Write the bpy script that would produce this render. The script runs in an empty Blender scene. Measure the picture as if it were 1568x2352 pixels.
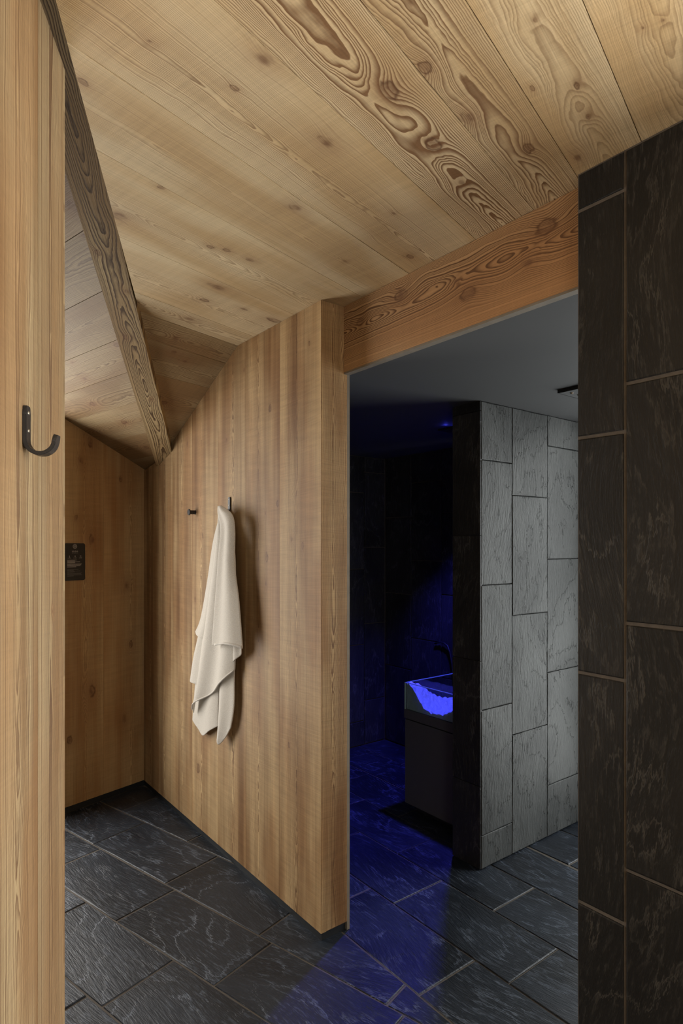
import bpy, bmesh, math, random
from mathutils import Vector

# ------------------------------------------------------------------ camera
sc = bpy.context.scene
col = sc.collection
random.seed(7)
EYE = 1.5
cam_d = bpy.data.cameras.new('camera')
cam_d.sensor_fit = 'HORIZONTAL'
cam_d.sensor_width = 36.0
cam_d.lens = 36.0 * 1400.0 / 1568.0
cam_d.shift_y = -(1176.0 - 1252.0) / 1568.0
cam_d.clip_start = 0.02
cam = bpy.data.objects.new('camera', cam_d)
cam.location = (0, 0, EYE)
cam.rotation_euler = (math.pi / 2, 0, 0)
col.objects.link(cam)
sc.camera = cam

# ------------------------------------------------------------------ world, exposure
world = bpy.data.worlds.new('world')
sc.world = world
world.use_nodes = True
world.node_tree.nodes['Background'].inputs[0].default_value = (0.62, 0.72, 0.85, 1)
world.node_tree.nodes['Background'].inputs[1].default_value = 0.5
sc.view_settings.view_transform = 'Standard'
sc.view_settings.look = 'None'
sc.view_settings.gamma = 1.0
sc.view_settings.use_curve_mapping = False
sc.view_settings.exposure = 0.4
sc.cycles.max_bounces = 5
sc.cycles.diffuse_bounces = 3
sc.cycles.glossy_bounces = 2
sc.cycles.sample_clamp_indirect = 4.0
sc.cycles.adaptive_threshold = 0.15

# plan frames: R = washroom grid (p to the far left, q to the far right), L = anteroom grid (u, v)
A = Vector((-0.60866947, 0.79342389)); B = Vector((0.79342389, 0.60866947))
U = Vector((-0.79287656, 0.60938227)); V = Vector((0.60938227, 0.79287656))
def R(p, q, z=0.0):
    w = A * p + B * q
    return Vector((w.x, w.y, z))
def L(u, v, z=0.0):
    w = U * u + V * v
    return Vector((w.x, w.y, z))
def P_(w): return A.x * w[0] + A.y * w[1]
def Q_(w): return B.x * w[0] + B.y * w[1]
def U_(w): return U.x * w[0] + U.y * w[1]
def V_(w): return V.x * w[0] + V.y * w[1]

def area(name, loc, target, sx, sy, power, colour, spread=180):
    d = bpy.data.lights.new(name, 'AREA')
    d.shape = 'RECTANGLE'; d.size = sx; d.size_y = sy
    d.energy = power; d.color = colour; d.spread = math.radians(spread)
    o = bpy.data.objects.new(name, d)
    o.location = loc
    o.rotation_euler = (Vector(target) - Vector(loc)).to_track_quat('-Z', 'Y').to_euler()
    col.objects.link(o)
    return o
# daylight standing in the four windows
area('daylight_alcove_window', L(3.66, 1.24, 1.22), L(0, 1.24, 1.22), 0.86, 2.0, 33, (1.0, 0.955, 0.89))
area('daylight_washroom_window', R(1.02, 3.32, 1.12), R(1.02, 0, 1.12), 1.3, 2.05, 27, (0.98, 1.0, 0.97))
area('daylight_room_window', R(-0.36, 1.62, 1.24), R(-0.36, 0, 1.24), 1.2, 2.3, 62, (1.0, 0.955, 0.88))

area('daylight_rear_window', (0.75, -2.42, 1.25), (0.65, 0, 1.35), 1.3, 1.8, 20, (1.0, 0.945, 0.86))

# ------------------------------------------------------------------ node helpers
class NT:
    def __init__(self, name):
        self.mat = bpy.data.materials.new(name)
        self.mat.use_nodes = True
        self.t = self.mat.node_tree
        self.n = self.t.nodes
        self.bsdf = self.n['Principled BSDF']
    def link(self, a, b): self.t.links.new(a, b)
    def put(self, sock, v):
        if isinstance(v, bpy.types.NodeSocket): self.link(v, sock)
        elif isinstance(v, (int, float)): sock.default_value = v
        else:
            v = tuple(v)
            sock.default_value = v if len(v) == len(sock.default_value) else v + (1.0,)
    def m(self, op, a, b=0.0, c=None, clamp=False):
        n = self.n.new('ShaderNodeMath'); n.operation = op; n.use_clamp = clamp
        self.put(n.inputs[0], a); self.put(n.inputs[1], b)
        if c is not None: self.put(n.inputs[2], c)
        return n.outputs[0]
    def add(self, a, b): return self.m('ADD', a, b)
    def sub(self, a, b): return self.m('SUBTRACT', a, b)
    def mul(self, a, b): return self.m('MULTIPLY', a, b)
    def gauss(self, q, k):                      # exp(-(q*k)^2)
        x = self.mul(q, k)
        return self.m('POWER', 2.718282, self.mul(self.mul(x, x), -1.0))
    def ss(self, v, lo, hi, a=0.0, b=1.0):
        n = self.n.new('ShaderNodeMapRange'); n.interpolation_type = 'SMOOTHSTEP'
        self.put(n.inputs[0], v); n.inputs[1].default_value = lo; n.inputs[2].default_value = hi
        n.inputs[3].default_value = a; n.inputs[4].default_value = b
        return n.outputs[0]
    def nv(self, x, y, z=0.0):                  # 2-D noise vector, third value shifts the field
        return self.comb(x, self.add(y, z) if not (isinstance(z, float) and z == 0.0) else y)
    def comb(self, x, y, z=0.0):
        n = self.n.new('ShaderNodeCombineXYZ')
        self.put(n.inputs[0], x); self.put(n.inputs[1], y); self.put(n.inputs[2], z)
        return n.outputs[0]
    def sep(self, v):
        n = self.n.new('ShaderNodeSeparateXYZ'); self.link(v, n.inputs[0]); return n.outputs
    def noise(self, vec, scale=1.0, detail=2.0, rough=0.5, dist=0.0, flat=True):
        n = self.n.new('ShaderNodeTexNoise'); n.noise_dimensions = '2D' if flat else '3D'; self.link(vec, n.inputs['Vector'])
        n.inputs['Scale'].default_value = scale; n.inputs['Detail'].default_value = detail
        n.inputs['Roughness'].default_value = rough; n.inputs['Distortion'].default_value = dist
        return n.outputs['Fac']
    def attr(self, name, kind='GEOMETRY'):
        n = self.n.new('ShaderNodeAttribute'); n.attribute_name = name; n.attribute_type = kind
        return n
    def ramp(self, f, stops):
        n = self.n.new('ShaderNodeValToRGB'); self.put(n.inputs[0], f)
        e = n.color_ramp.elements
        while len(e) < len(stops): e.new(0.5)
        for el, (p, c) in zip(e, stops):
            el.position = p; el.color = (c, c, c, 1) if isinstance(c, (int, float)) else tuple(c) + (1,)
        return n.outputs[0]
    def mix(self, f, a, b, mode='MIX'):
        n = self.n.new('ShaderNodeMix'); n.data_type = 'RGBA'; n.blend_type = mode
        self.put(n.inputs[0], f); self.put(n.inputs[6], a); self.put(n.inputs[7], b)
        return n.outputs[2]
    def bump(self, h, strength, dist, normal=None):
        n = self.n.new('ShaderNodeBump'); self.put(n.inputs['Height'], h)
        n.inputs['Strength'].default_value = strength; n.inputs['Distance'].default_value = dist
        if normal is not None: self.link(normal, n.inputs['Normal'])
        self.link(n.outputs[0], self.bsdf.inputs['Normal'])
        return n.outputs[0]
    def out(self, colour, rough, spec=0.5, metal=0.0):
        self.put(self.bsdf.inputs['Base Color'], colour)
        self.put(self.bsdf.inputs['Roughness'], rough)
        self.put(self.bsdf.inputs['Specular IOR Level'], spec)
        self.put(self.bsdf.inputs['Metallic'], metal)
        return self.mat

NK = 6
def wood_mat(nk, name, light, dark, red, period=0.0042, swing=0.10, saw=1.0, stripe=0.0):
    """sawn larch: rings of a log cut by the plank plane, knots at obj['k1'..], board frame in 'bc'"""
    t = NT(name)
    s, w, d = t.sep(t.attr('bc').outputs['Vector'])
    seed = t.attr('seed', 'OBJECT').outputs['Fac']
    tone = t.attr('tone', 'OBJECT').outputs['Fac']
    grain = t.attr('grain', 'OBJECT').outputs['Fac']
    w0 = t.attr('w0', 'OBJECT').outputs['Fac']
    dd = t.attr('dd', 'OBJECT').outputs['Fac']
    so = t.add(s, t.mul(seed, 7.31))
    z1 = t.mul(seed, 11.7)
    n1 = t.noise(t.nv(t.mul(so, 0.75), t.mul(w, 1.2), z1), 1.0, 1.0)
    n2 = t.noise(t.nv(t.mul(so, 4.0), t.mul(w, 13.0), z1), 1.0, 2.0)
    n3 = t.noise(t.nv(t.mul(so, 30.0), t.mul(w, 70.0), z1), 1.0, 1.0)
    wob = t.mul(t.sub(n3, 0.5), 0.012)
    D = t.add(dd, t.mul(t.sub(n1, 0.5), swing))
    X = t.add(t.sub(w, w0), t.mul(t.sub(n2, 0.5), 0.022))
    r = t.m('SQRT', t.add(t.mul(X, X), t.mul(D, D)))
    r = t.add(r, t.mul(t.sub(n2, 0.5), 0.012))
    r = t.add(r, t.mul(t.sub(n3, 0.5), 0.0022))
    core = halo = None
    for i in range(1, nk + 1):
        ks, kw, kr = t.sep(t.attr('k%d' % i, 'OBJECT').outputs['Vector'])
        kr = t.m('MAXIMUM', kr, 0.0004)
        dx = t.mul(t.sub(s, ks), 0.62); dy = t.sub(w, kw)
        dist = t.m('SQRT', t.add(t.mul(dx, dx), t.mul(dy, dy)))
        q = t.m('DIVIDE', t.add(dist, wob), kr)
        h = t.gauss(q, 0.42)
        r = t.add(r, t.mul(t.mul(kr, 0.95), h))
        core = q if core is None else t.m('MINIMUM', core, q)
        halo = h if halo is None else t.m('MAXIMUM', halo, h)
    if nk:
        q = core
        rim = t.mul(t.gauss(t.sub(q, 0.86), 5.0), t.ss(n2, 0.42, 0.62))
        core = t.ss(q, 0.35, 0.95, 1.0, 0.0)
    n5 = t.m('SINE', t.add(t.mul(r, 210.0), t.mul(t.m('SINE', t.mul(r, 97.0)), 1.7)))
    tt = t.add(t.m('DIVIDE', r, period), t.mul(n5, 0.55))
    fr = t.m('FRACT', tt)
    late = t.ramp(fr, [(0.0, 0.0), (0.35, 0.08), (0.74, 0.75), (0.86, 1.0), (0.93, 0.85), (1.0, 0.0)])
    near = t.gauss(X, 9.0)
    blot = t.noise(t.nv(t.mul(so, 1.3), t.mul(w, 6.0), t.add(z1, 9.0)), 1.0, 2.0)
    patch = t.ss(blot, 0.3, 0.7, 1.0, 0.25)
    amt = t.mul(grain, t.mul(late, t.add(t.mul(near, 0.75), t.mul(patch, 0.38))))
    base = t.mix(t.ss(blot, 0.36, 0.68), light, red)
    c1 = t.mix(t.m('MINIMUM', amt, 1.0), base, dark)
    if stripe:
        st = t.noise(t.nv(t.mul(so, 0.35), t.mul(w, 17.0), t.add(z1, 2.0)), 1.0, 2.0)
        st2 = t.noise(t.nv(t.mul(so, 1.4), t.mul(w, 9.0), t.add(z1, 6.0)), 1.0, 2.0)
        lo = 1.0 - stripe
        c1 = t.mix(1.0, c1, t.ramp(t.add(t.mul(st, 0.6), t.mul(st2, 0.4)), [(0.34, (lo, lo * 0.86, lo * 0.74)), (0.50, (0.95, 0.93, 0.90)), (0.64, (1.0 + stripe * 0.35, 1.0 + stripe * 0.32, 1.0 + stripe * 0.26))]), 'MULTIPLY')
    fib = t.noise(t.nv(t.mul(so, 2.5), t.mul(w, 260.0), z1), 1.0, 1.0)
    sw1 = t.noise(t.nv(t.add(t.mul(so, 210.0), t.mul(w, 14.0)), t.mul(w, 5.0), z1), 1.0, 1.0)
    sw2 = t.noise(t.nv(t.add(t.mul(so, 46.0), t.mul(w, -6.0)), t.mul(w, 2.0), z1), 1.0, 1.0)
    mod = t.add(t.mul(t.sub(fib, 0.5), 0.28), t.add(t.mul(t.sub(sw1, 0.5), 0.22 * saw), t.mul(t.sub(sw2, 0.5), 0.20 * saw)))
    g = t.mul(t.add(1.0, mod), tone)
    c2 = t.mix(1.0, c1, t.comb(g, g, g), 'MULTIPLY')
    if nk:
        c2 = t.mix(t.mul(halo, 0.34), c2, (0.24, 0.115, 0.05))
        c2 = t.mix(t.mul(core, t.ss(n3, 0.3, 0.7, 0.3, 0.75)), c2, (0.15, 0.072, 0.036))
        c2 = t.mix(t.mul(rim, 0.75), c2, (0.105, 0.045, 0.020))
    t.bump(t.add(t.mul(sw1, 0.5 * saw), fib), 0.22, 0.0025)
    return t.out(c2, 0.58, 0.28)

WOODS = {}
def wood(name, *args):
    """a family of wood materials: one per number of knots a plank carries, made on demand"""
    WOODS[name] = args
    return name
def wood_get(name, nk):
    full = name + ('_%d_knots' % nk)
    return bpy.data.materials.get(full) or wood_mat(nk, full, *WOODS[name])

def slate(name, dark, mid, vein, relief=1.0, rough=0.42, veins=1.0, spec=0.5, cleft=0.42, fib=0.9):
    t = NT(name)
    s, w, d = t.sep(t.attr('bc').outputs['Vector'])
    seed = t.attr('seed', 'OBJECT').outputs['Fac']
    z1 = t.mul(seed, 17.3)
    s = t.add(s, t.mul(seed, 3.1))
    flow = t.noise(t.nv(t.mul(s, 1.6), t.mul(w, 1.6), z1), 1.0, 0.0)
    sw = t.add(w, t.mul(flow, 0.20))
    ss = t.add(s, t.mul(flow, 0.12))
    big = t.noise(t.nv(t.mul(s, 2.0), t.mul(sw, 3.4), z1), 1.0, 2.0, 0.55)
    fine = t.noise(t.nv(t.mul(ss, 14.0), t.mul(sw, 95.0), z1), 1.0, 3.0, 0.72)
    k = t.add(t.mul(big, 6.0), t.mul(fine, 0.9))                            # terraces where the stone has split along its layers
    fk = t.m('FRACT', k)
    terr = t.add(t.m('FLOOR', k), t.ss(fk, 0.94, 1.0))
    edge = t.gauss(t.sub(fk, 0.95), 20.0)
    h = t.add(t.mul(terr, cleft), t.add(t.mul(fine, fib), t.mul(big, 1.0)))
    t.bump(h, 0.6 * relief, 0.006)
    grit = t.noise(t.nv(t.mul(ss, 60.0), t.mul(sw, 330.0), z1), 1.0, 2.0, 0.6)
    vn = t.noise(t.nv(t.mul(ss, 3.0), t.mul(sw, 8.0), t.add(z1, 8.0)), 1.0, 3.0, 0.62)
    vline = t.mul(t.gauss(t.sub(t.add(vn, t.mul(t.sub(fine, 0.5), 0.22)), 0.5), 60.0), t.ss(flow, 0.50, 0.66))
    c = t.mix(t.ss(big, 0.3, 0.7), dark, mid)
    c = t.mix(t.mul(t.mul(t.ss(fine, 0.53, 0.74), t.ss(vn, 0.38, 0.62, 0.25, 1.0)), 0.50 * veins), c, vein)
    c = t.mix(t.mul(t.mul(t.ss(grit, 0.58, 0.80), t.ss(vn, 0.35, 0.6, 0.35, 1.0)), 0.38 * veins), c, vein)
    c = t.mix(t.mul(t.mul(edge, t.ss(vn, 0.45, 0.58)), 0.75 * veins), c, vein)
    c = t.mix(t.mul(t.mul(vline, t.ss(fine, 0.36, 0.58)), 0.5 * veins), c, vein)
    rr = t.add(rough, t.mul(t.sub(fine, 0.5), 0.25))
    return t.out(c, rr, spec)

def plain(name, colour, rough=0.5, metal=0.0, var=0.08, scale=30.0, bumpy=0.0, spec=0.5):
    t = NT(name)
    tc = t.n.new('ShaderNodeTexCoord').outputs['Object']
    n = t.noise(tc, scale, 3.0, flat=False)
    f = t.add(1.0 - var, t.mul(n, 2 * var))
    c = t.mix(1.0, colour, t.comb(f, f, f), 'MULTIPLY')
    if bumpy: t.bump(n, bumpy, 0.002)
    return t.out(c, rough, spec, metal)

M = {}
M['ceil'] = wood('larch_ceiling', (0.71, 0.57, 0.355), (0.215, 0.118, 0.054), (0.57, 0.405, 0.212), 0.0036, 0.10, 0.7)
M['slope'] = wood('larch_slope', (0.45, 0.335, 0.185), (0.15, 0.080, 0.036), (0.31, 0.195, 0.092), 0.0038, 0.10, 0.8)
M['wall'] = wood('larch_wall', (0.54, 0.378, 0.195), (0.185, 0.097, 0.043), (0.37, 0.215, 0.095), 0.0036, 0.05, 1.0, 0.38)
M['wall_back'] = wood('larch_back_wall', (0.52, 0.350, 0.172), (0.20, 0.105, 0.046), (0.41, 0.240, 0.104), 0.0036, 0.05, 0.8, 0.16)
M['left'] = wood('larch_partition', (0.38, 0.292, 0.168), (0.130, 0.070, 0.035), (0.33, 0.215, 0.108), 0.0048, 0.05, 0.5, 0.28)
M['header'] = wood('larch_header', (0.48, 0.295, 0.145), (0.135, 0.065, 0.028), (0.43, 0.232, 0.102), 0.0044, 0.06, 0.4)
M['beam'] = wood('larch_hip_beam', (0.46, 0.345, 0.185), (0.095, 0.055, 0.026), (0.36, 0.240, 0.115), 0.0052, 0.10, 0.5)
M['slate_floor'] = slate('slate_floor', (0.0085, 0.0112, 0.0160), (0.019, 0.025, 0.0355), (0.125, 0.152, 0.200), 0.7, 0.45, 0.9, 0.42)
M['slate_wall'] = slate('slate_wall', (0.0095, 0.0090, 0.0083), (0.0165, 0.0153, 0.0140), (0.066, 0.061, 0.053), 0.32, 0.55, 0.9, 0.32)
M['slate_lit'] = slate('slate_daylit', (0.052, 0.055, 0.054), (0.088, 0.092, 0.090), (0.15, 0.155, 0.15), 2.4, 0.55, 0.5, 0.35, 0.60, 0.52)  # daylit copy of the partition's slate, brightness put into the colours
M['slate_far'] = slate('slate_far', (0.016, 0.016, 0.017), (0.030, 0.030, 0.032), (0.13, 0.13, 0.13), 0.7, 0.5, 0.6, 0.35)
M['grout'] = plain('grout', (0.100, 0.085, 0.070), 0.85, 0, 0.35, 60)
M['grout_dark'] = plain('grout_dark', (0.03, 0.03, 0.03), 0.9)
M['core'] = plain('wall_core', (0.03, 0.024, 0.018), 0.9)
M['plaster'] = plain('grey_plaster', (0.056, 0.058, 0.060), 0.75, 0, 0.05, 3)
M['shell'] = plain('pale_shell_wall', (0.50, 0.40, 0.27), 0.8, 0, 0.05, 3)
M['black'] = plain('black_steel', (0.018, 0.018, 0.020), 0.42, 0.0, 0.1, 80)
M['hook'] = plain('dark_steel', (0.045, 0.044, 0.045), 0.38, 0.6, 0.12, 90, 0.1)
M['screw'] = plain('screw_steel', (0.30, 0.27, 0.22), 0.35, 0.9)
M['plinth'] = plain('dark_plinth', (0.014, 0.016, 0.018), 0.5)
M['edge'] = plain('grey_edge', (0.20, 0.17, 0.13), 0.7, 0, 0.25, 25)
M['sign'] = plain('sign_black', (0.010, 0.009, 0.008), 0.45)
M['print'] = plain('sign_print', (0.42, 0.39, 0.36), 0.6)
M['print_dim'] = plain('sign_print_dim', (0.13, 0.12, 0.115), 0.6)
M['cabinet'] = plain('anthracite_cabinet', (0.075, 0.076, 0.082), 0.55)
M['frame'] = plain('window_frame', (0.10, 0.075, 0.05), 0.6)
M['hose'] = plain('black_rubber', (0.010, 0.010, 0.011), 0.5)

def m_towel():
    t = NT('white_terry')
    tc = t.n.new('ShaderNodeTexCoord').outputs['Object']
    n = t.noise(tc, 420.0, 2.0, 0.7, flat=False)
    n2 = t.noise(tc, 60.0, 3.0, 0.6, flat=False)
    c = t.mix(t.ss(n, 0.3, 0.7), (0.64, 0.585, 0.505), (0.83, 0.78, 0.69))
    t.bump(t.add(n, t.mul(n2, 0.8)), 0.45, 0.003)
    t.bsdf.inputs['Sheen Weight'].default_value = 0.25
    return t.out(c, 0.95, 0.1)
M['towel'] = m_towel()
M['hem'] = plain('towel_hem', (0.70, 0.655, 0.585), 0.95, 0, 0.18, 240, 0.5, 0.1)
def m_glass():
    t = NT('clear_glass')
    t.out((0.80, 0.95, 0.92), 0.02)
    t.bsdf.inputs['Transmission Weight'].default_value = 1.0
    t.bsdf.inputs['IOR'].default_value = 1.45
    return t.mat
M['glass'] = m_glass()
M['glass_edge_glow'] = plain('painted_edge_glow', (0.30, 0.46, 0.44), 0.2)  # pale colour paints the light glowing along the glass edges
def m_ice():
    t = NT('crushed_ice')
    tc = t.n.new('ShaderNodeTexCoord').outputs['Object']
    n = t.noise(tc, 70.0, 3.0, 0.7, flat=False)
    t.bump(n, 0.8, 0.01)
    return t.out(t.mix(n, (0.55, 0.58, 0.62), (0.92, 0.94, 0.97)), 0.35)
M['ice'] = m_ice()
def m_lamp():
    t = NT('blue_lamp_strip')
    t.out((0.1, 0.1, 0.9), 0.5)
    t.bsdf.inputs['Emission Color'].default_value = (0.05, 0.06, 1.0, 1)
    t.bsdf.inputs['Emission Strength'].default_value = 3.0
    return t.mat
M['lamp'] = m_lamp()

# ------------------------------------------------------------------ mesh helpers
def mesh_obj(name, verts, faces, mat, parent=None, bc=None, smooth=False):
    me = bpy.data.meshes.new(name)
    me.from_pydata([tuple(v) for v in verts], [], faces)
    me.validate(); me.update()
    if bc is not None:
        at = me.attributes.new('bc', 'FLOAT_VECTOR', 'POINT')
        at.data.foreach_set('vector', [c for v in bc for c in v])
    if smooth:
        me.polygons.foreach_set('use_smooth', [True] * len(me.polygons))
    o = bpy.data.objects.new(name, me)
    if isinstance(mat, str): o['wood'] = mat
    else: me.materials.append(mat)
    col.objects.link(o)
    if parent is not None: o.parent = parent
    return o
def bm_obj(name, bm, mat, parent=None, smooth=False):
    me = bpy.data.meshes.new(name)
    bmesh.ops.recalc_face_normals(bm, faces=bm.faces)
    bm.to_mesh(me); bm.free()
    if smooth: me.polygons.foreach_set('use_smooth', [True] * len(me.polygons))
    me.materials.append(mat)
    o = bpy.data.objects.new(name, me)
    col.objects.link(o)
    if parent is not None: o.parent = parent
    return o
def tag(o, label, cat, kind=None, group=None):
    o['label'] = label; o['category'] = cat
    if kind: o['kind'] = kind
    if group: o['group'] = group
    return o
def empty(name, label, cat, kind=None, loc=(0, 0, 0), group=None):
    o = bpy.data.objects.new(name, None)
    o.empty_display_size = 0.05
    o.location = loc
    col.objects.link(o)
    return tag(o, label, cat, kind, group)
def wood_props(o, seed, tone=1.0, grain=0.6, w0=0.0, dd=0.03, knots=()):
    knots = list(knots)[:NK]
    o.data.materials.clear(); o.data.materials.append(wood_get(o['wood'], len(knots))); del o['wood']
    o['seed'] = float(seed); o['tone'] = float(tone); o['grain'] = float(grain)
    o['w0'] = float(w0); o['dd'] = float(dd)
    for i, k in enumerate(knots):
        o['k%d' % (i + 1)] = [float(x) for x in k]
def clip(poly, n, c):
    """keep the side n.x <= c of a convex plan polygon"""
    out = []
    for i in range(len(poly)):
        a, b = poly[i], poly[(i + 1) % len(poly)]
        da = n[0] * a[0] + n[1] * a[1] - c; db = n[0] * b[0] + n[1] * b[1] - c
        if da <= 0: out.append(a)
        if da * db < 0:
            k = da / (da - db)
            out.append((a[0] + (b[0] - a[0]) * k, a[1] + (b[1] - a[1]) * k))
    return out
def prism(name, poly, zlo, zhi, mat, parent=None, bcf=None):
    """plan polygon with bottom zlo(x,y) and top zhi(x,y)"""
    n = len(poly)
    fl = (lambda p: zlo) if not callable(zlo) else (lambda p: zlo(p))
    fh = (lambda p: zhi) if not callable(zhi) else (lambda p: zhi(p))
    vs = [Vector((p[0], p[1], fl(p))) for p in poly] + [Vector((p[0], p[1], fh(p))) for p in poly]
    ar = sum(poly[i][0] * poly[(i + 1) % n][1] - poly[(i + 1) % n][0] * poly[i][1] for i in range(n))
    fs = [tuple(range(n - 1, -1, -1)), tuple(range(n, 2 * n))] + [(i, (i + 1) % n, n + (i + 1) % n, n + i) for i in range(n)]
    if ar < 0: fs = [tuple(reversed(f)) for f in fs]
    return mesh_obj(name, vs, fs, mat, parent, [bcf(v) for v in vs] if bcf else None)
def box(name, o, ax, ay, az, mat, parent=None, bcf=None):
    """parallelepiped from corner o with edge vectors"""
    o, ax, ay, az = Vector(o), Vector(ax), Vector(ay), Vector(az)
    vs = [o, o + ax, o + ax + ay, o + ay, o + az, o + ax + az, o + ax + ay + az, o + ay + az]
    fs = [(3, 2, 1, 0), (4, 5, 6, 7), (0, 1, 5, 4), (1, 2, 6, 5), (2, 3, 7, 6), (3, 0, 4, 7)]
    if ax.cross(ay).dot(az) < 0: fs = [tuple(reversed(f)) for f in fs]
    return mesh_obj(name, vs, fs, mat, parent, [bcf(v) for v in vs] if bcf else None)
def rbox(name, p0, p1, q0, q1, z0, z1, mat, parent=None, bcf=None):
    return box(name, R(p0, q0, z0), R(p1 - p0, 0), R(0, q1 - q0), (0, 0, z1 - z0), mat, parent, bcf)
def tile(name, poly, fr, th, mat, parent, jit=0.0012, cham=0.003, seed=None, tilt=0.0):
    """slab from a 2-D polygon in frame fr=(origin, ex, ey, en): rough edges, chamfered face"""
    o, ex, ey, en = fr
    pts = []
    n = len(poly)
    cx = sum(p[0] for p in poly) / n; cy = sum(p[1] for p in poly) / n
    for i in range(n):
        a, b = poly[i], poly[(i + 1) % n]
        ln = math.hypot(b[0] - a[0], b[1] - a[1])
        k = 3 if ln > 0.12 else 1
        for j in range(k):
            f = (j + (random.uniform(-.25, .25) if j else 0)) / k
            x = a[0] + (b[0] - a[0]) * f; y = a[1] + (b[1] - a[1]) * f
            g = random.uniform(0, jit)
            L_ = math.hypot(cx - x, cy - y) or 1
            pts.append((x + (cx - x) / L_ * g, y + (cy - y) / L_ * g))
    m = len(pts)
    tx, ty = random.uniform(-tilt, tilt), random.uniform(-tilt, tilt)
    hh = [th + tx * (p[0] - cx) + ty * (p[1] - cy) for p in pts]
    ins = []
    for p in pts:
        L_ = math.hypot(cx - p[0], cy - p[1]) or 1
        g = min(cham * random.uniform(0.7, 1.6), 0.4 * L_)
        ins.append((p[0] + (cx - p[0]) / L_ * g, p[1] + (cy - p[1]) / L_ * g))
    vs = [o + ex * p[0] + ey * p[1] for p in pts]
    vs += [o + ex * p[0] + ey * p[1] + en * (h - cham * 0.7) for p, h in zip(pts, hh)]
    vs += [o + ex * p[0] + ey * p[1] + en * h for p, h in zip(ins, hh)]
    fs = [tuple(range(2 * m, 3 * m))]
    for i in range(m):
        j = (i + 1) % m
        fs.append((i, j, m + j, m + i)); fs.append((m + i, m + j, 2 * m + j, 2 * m + i))
    ar = sum(pts[i][0] * pts[(i + 1) % m][1] - pts[(i + 1) % m][0] * pts[i][1] for i in range(m))
    if (ar < 0) != (ex.cross(ey).dot(en) < 0): fs = [tuple(reversed(f)) for f in fs]
    bc = [(p[0], p[1], 0.0) for p in pts] * 2 + [(p[0], p[1], 0.0) for p in ins]
    ob = mesh_obj(name, vs, fs, mat, parent, bc)
    ob['seed'] = random.random() if seed is None else seed
    return ob
def rect(x0, x1, y0, y1, g): return [(x0 + g, y0 + g), (x1 - g, y0 + g), (x1 - g, y1 - g), (x0 + g, y1 - g)]
def tube_path(bm, pts, rad, seg=8):
    """round tube along points"""
    pts = [Vector(p) for p in pts]
    rings = []
    prev = None
    for i, p in enumerate(pts):
        d = (pts[min(i + 1, len(pts) - 1)] - pts[max(i - 1, 0)]).normalized()
        ref = prev if prev is not None else (Vector((0, 0, 1)) if abs(d.z) < 0.9 else Vector((1, 0, 0)))
        x = (ref - d * ref.dot(d)).normalized(); prev = x
        y = d.cross(x)
        rings.append([bm.verts.new(p + x * rad * math.cos(6.28319 * k / seg) + y * rad * math.sin(6.28319 * k / seg)) for k in range(seg)])
    for a, b in zip(rings, rings[1:]):
        for k in range(seg): bm.faces.new((a[k], a[(k + 1) % seg], b[(k + 1) % seg], b[k]))
    bm.faces.new(rings[0][::-1]); bm.faces.new(rings[-1])

# ------------------------------------------------------------------ key levels
ZC = 2.4255                # flat plank ceiling
ZF = 2.166                 # washroom ceiling, header underside
UK = 2.106                 # fold of the ceiling
def zS(w): return ZC - 0.458 * (U_(w) - UK)
def zW(w): return 3.104 - 0.03 * U_(w) - 0.454 * V_(w)
def zroof(w): return min(ZC, max(zS(w), zW(w))) if U_(w) > UK else ZC
E0 = Vector((-0.4853, 1.0349)); ED = Vector((-0.22275, 0.97487))     # left rim of the flat ceiling
EN = Vector((ED.y, -ED.x)); EC = EN.dot(E0)

# ------------------------------------------------------------------ floor
floor = prism('floor', [(-4.2, -2.6), (2.6, -2.6), (4.2, 1.2), (1.2, 5.6), (-4.2, 5.0)], -0.06, -0.0035, M['grout'])
tag(floor, 'dark slate slab floor with pale grout joints', 'floor', 'structure')
frL = (Vector((0, 0, -0.012)), Vector((U.x, U.y, 0)), Vector((V.x, V.y, 0)), Vector((0, 0, 1)))
frR = (Vector((0, 0, -0.012)), Vector((A.x, A.y, 0)), Vector((B.x, B.y, 0)), Vector((0, 0, 1)))
UB = (U.dot(B), V.dot(B))                         # B in L coordinates
rowsL = [(-0.06, 0.225, 2.0), (0.225, 0.51, 1.72), (0.51, 0.80, 2.03), (0.80, 1.095, 1.907), (1.095, 1.38, 1.825), (1.38, 1.665, 2.195), (1.665, 1.97, 2.265), (1.97, 2.26, 2.50)]
extra = {(1.38, 1.665): [], }
for v0, v1, ur in rowsL:
    u = ur - 0.585 * 6
    while u < 3.3:
        ua, ub = u, min(u + 0.585, 3.3)
        u += 0.585
        if ub < 0.2: continue
        poly = clip(rect(ua, ub, v0, v1, 0.0032), UB, 1.438)
        if len(poly) < 3: continue
        tile('floor_tile', poly, frL, 0.0115 + random.uniform(-.001, .0012), M['slate_floor'], floor, 0.0016, 0.003, None, 0.003)
rowsR = [(1.442, 1.725, 1.455), (1.725, 2.018, 1.89), (2.018, 2.298, 1.605), (2.298, 2.575, 1.90), (2.587, 2.87, 1.62), (2.87, 3.133, 1.90)]
for q0, q1, pr in rowsR:
    p = pr - 0.583 * 3
    while p < 3.53:
        pa, pb = p, min(p + 0.583, 3.531)
        p += 0.583
        if pb - pa < 0.02 or pa > 3.5: continue
        if q0 > 2.25 and pa > 1.85 and pb < 2.0: continue
        tile('floor_tile', rect(pa, pb, q0, q1, 0.0022), frR, 0.0115 + random.uniform(-.001, .0012), M['slate_floor'], floor, 0.0016, 0.003, None, 0.003)

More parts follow.
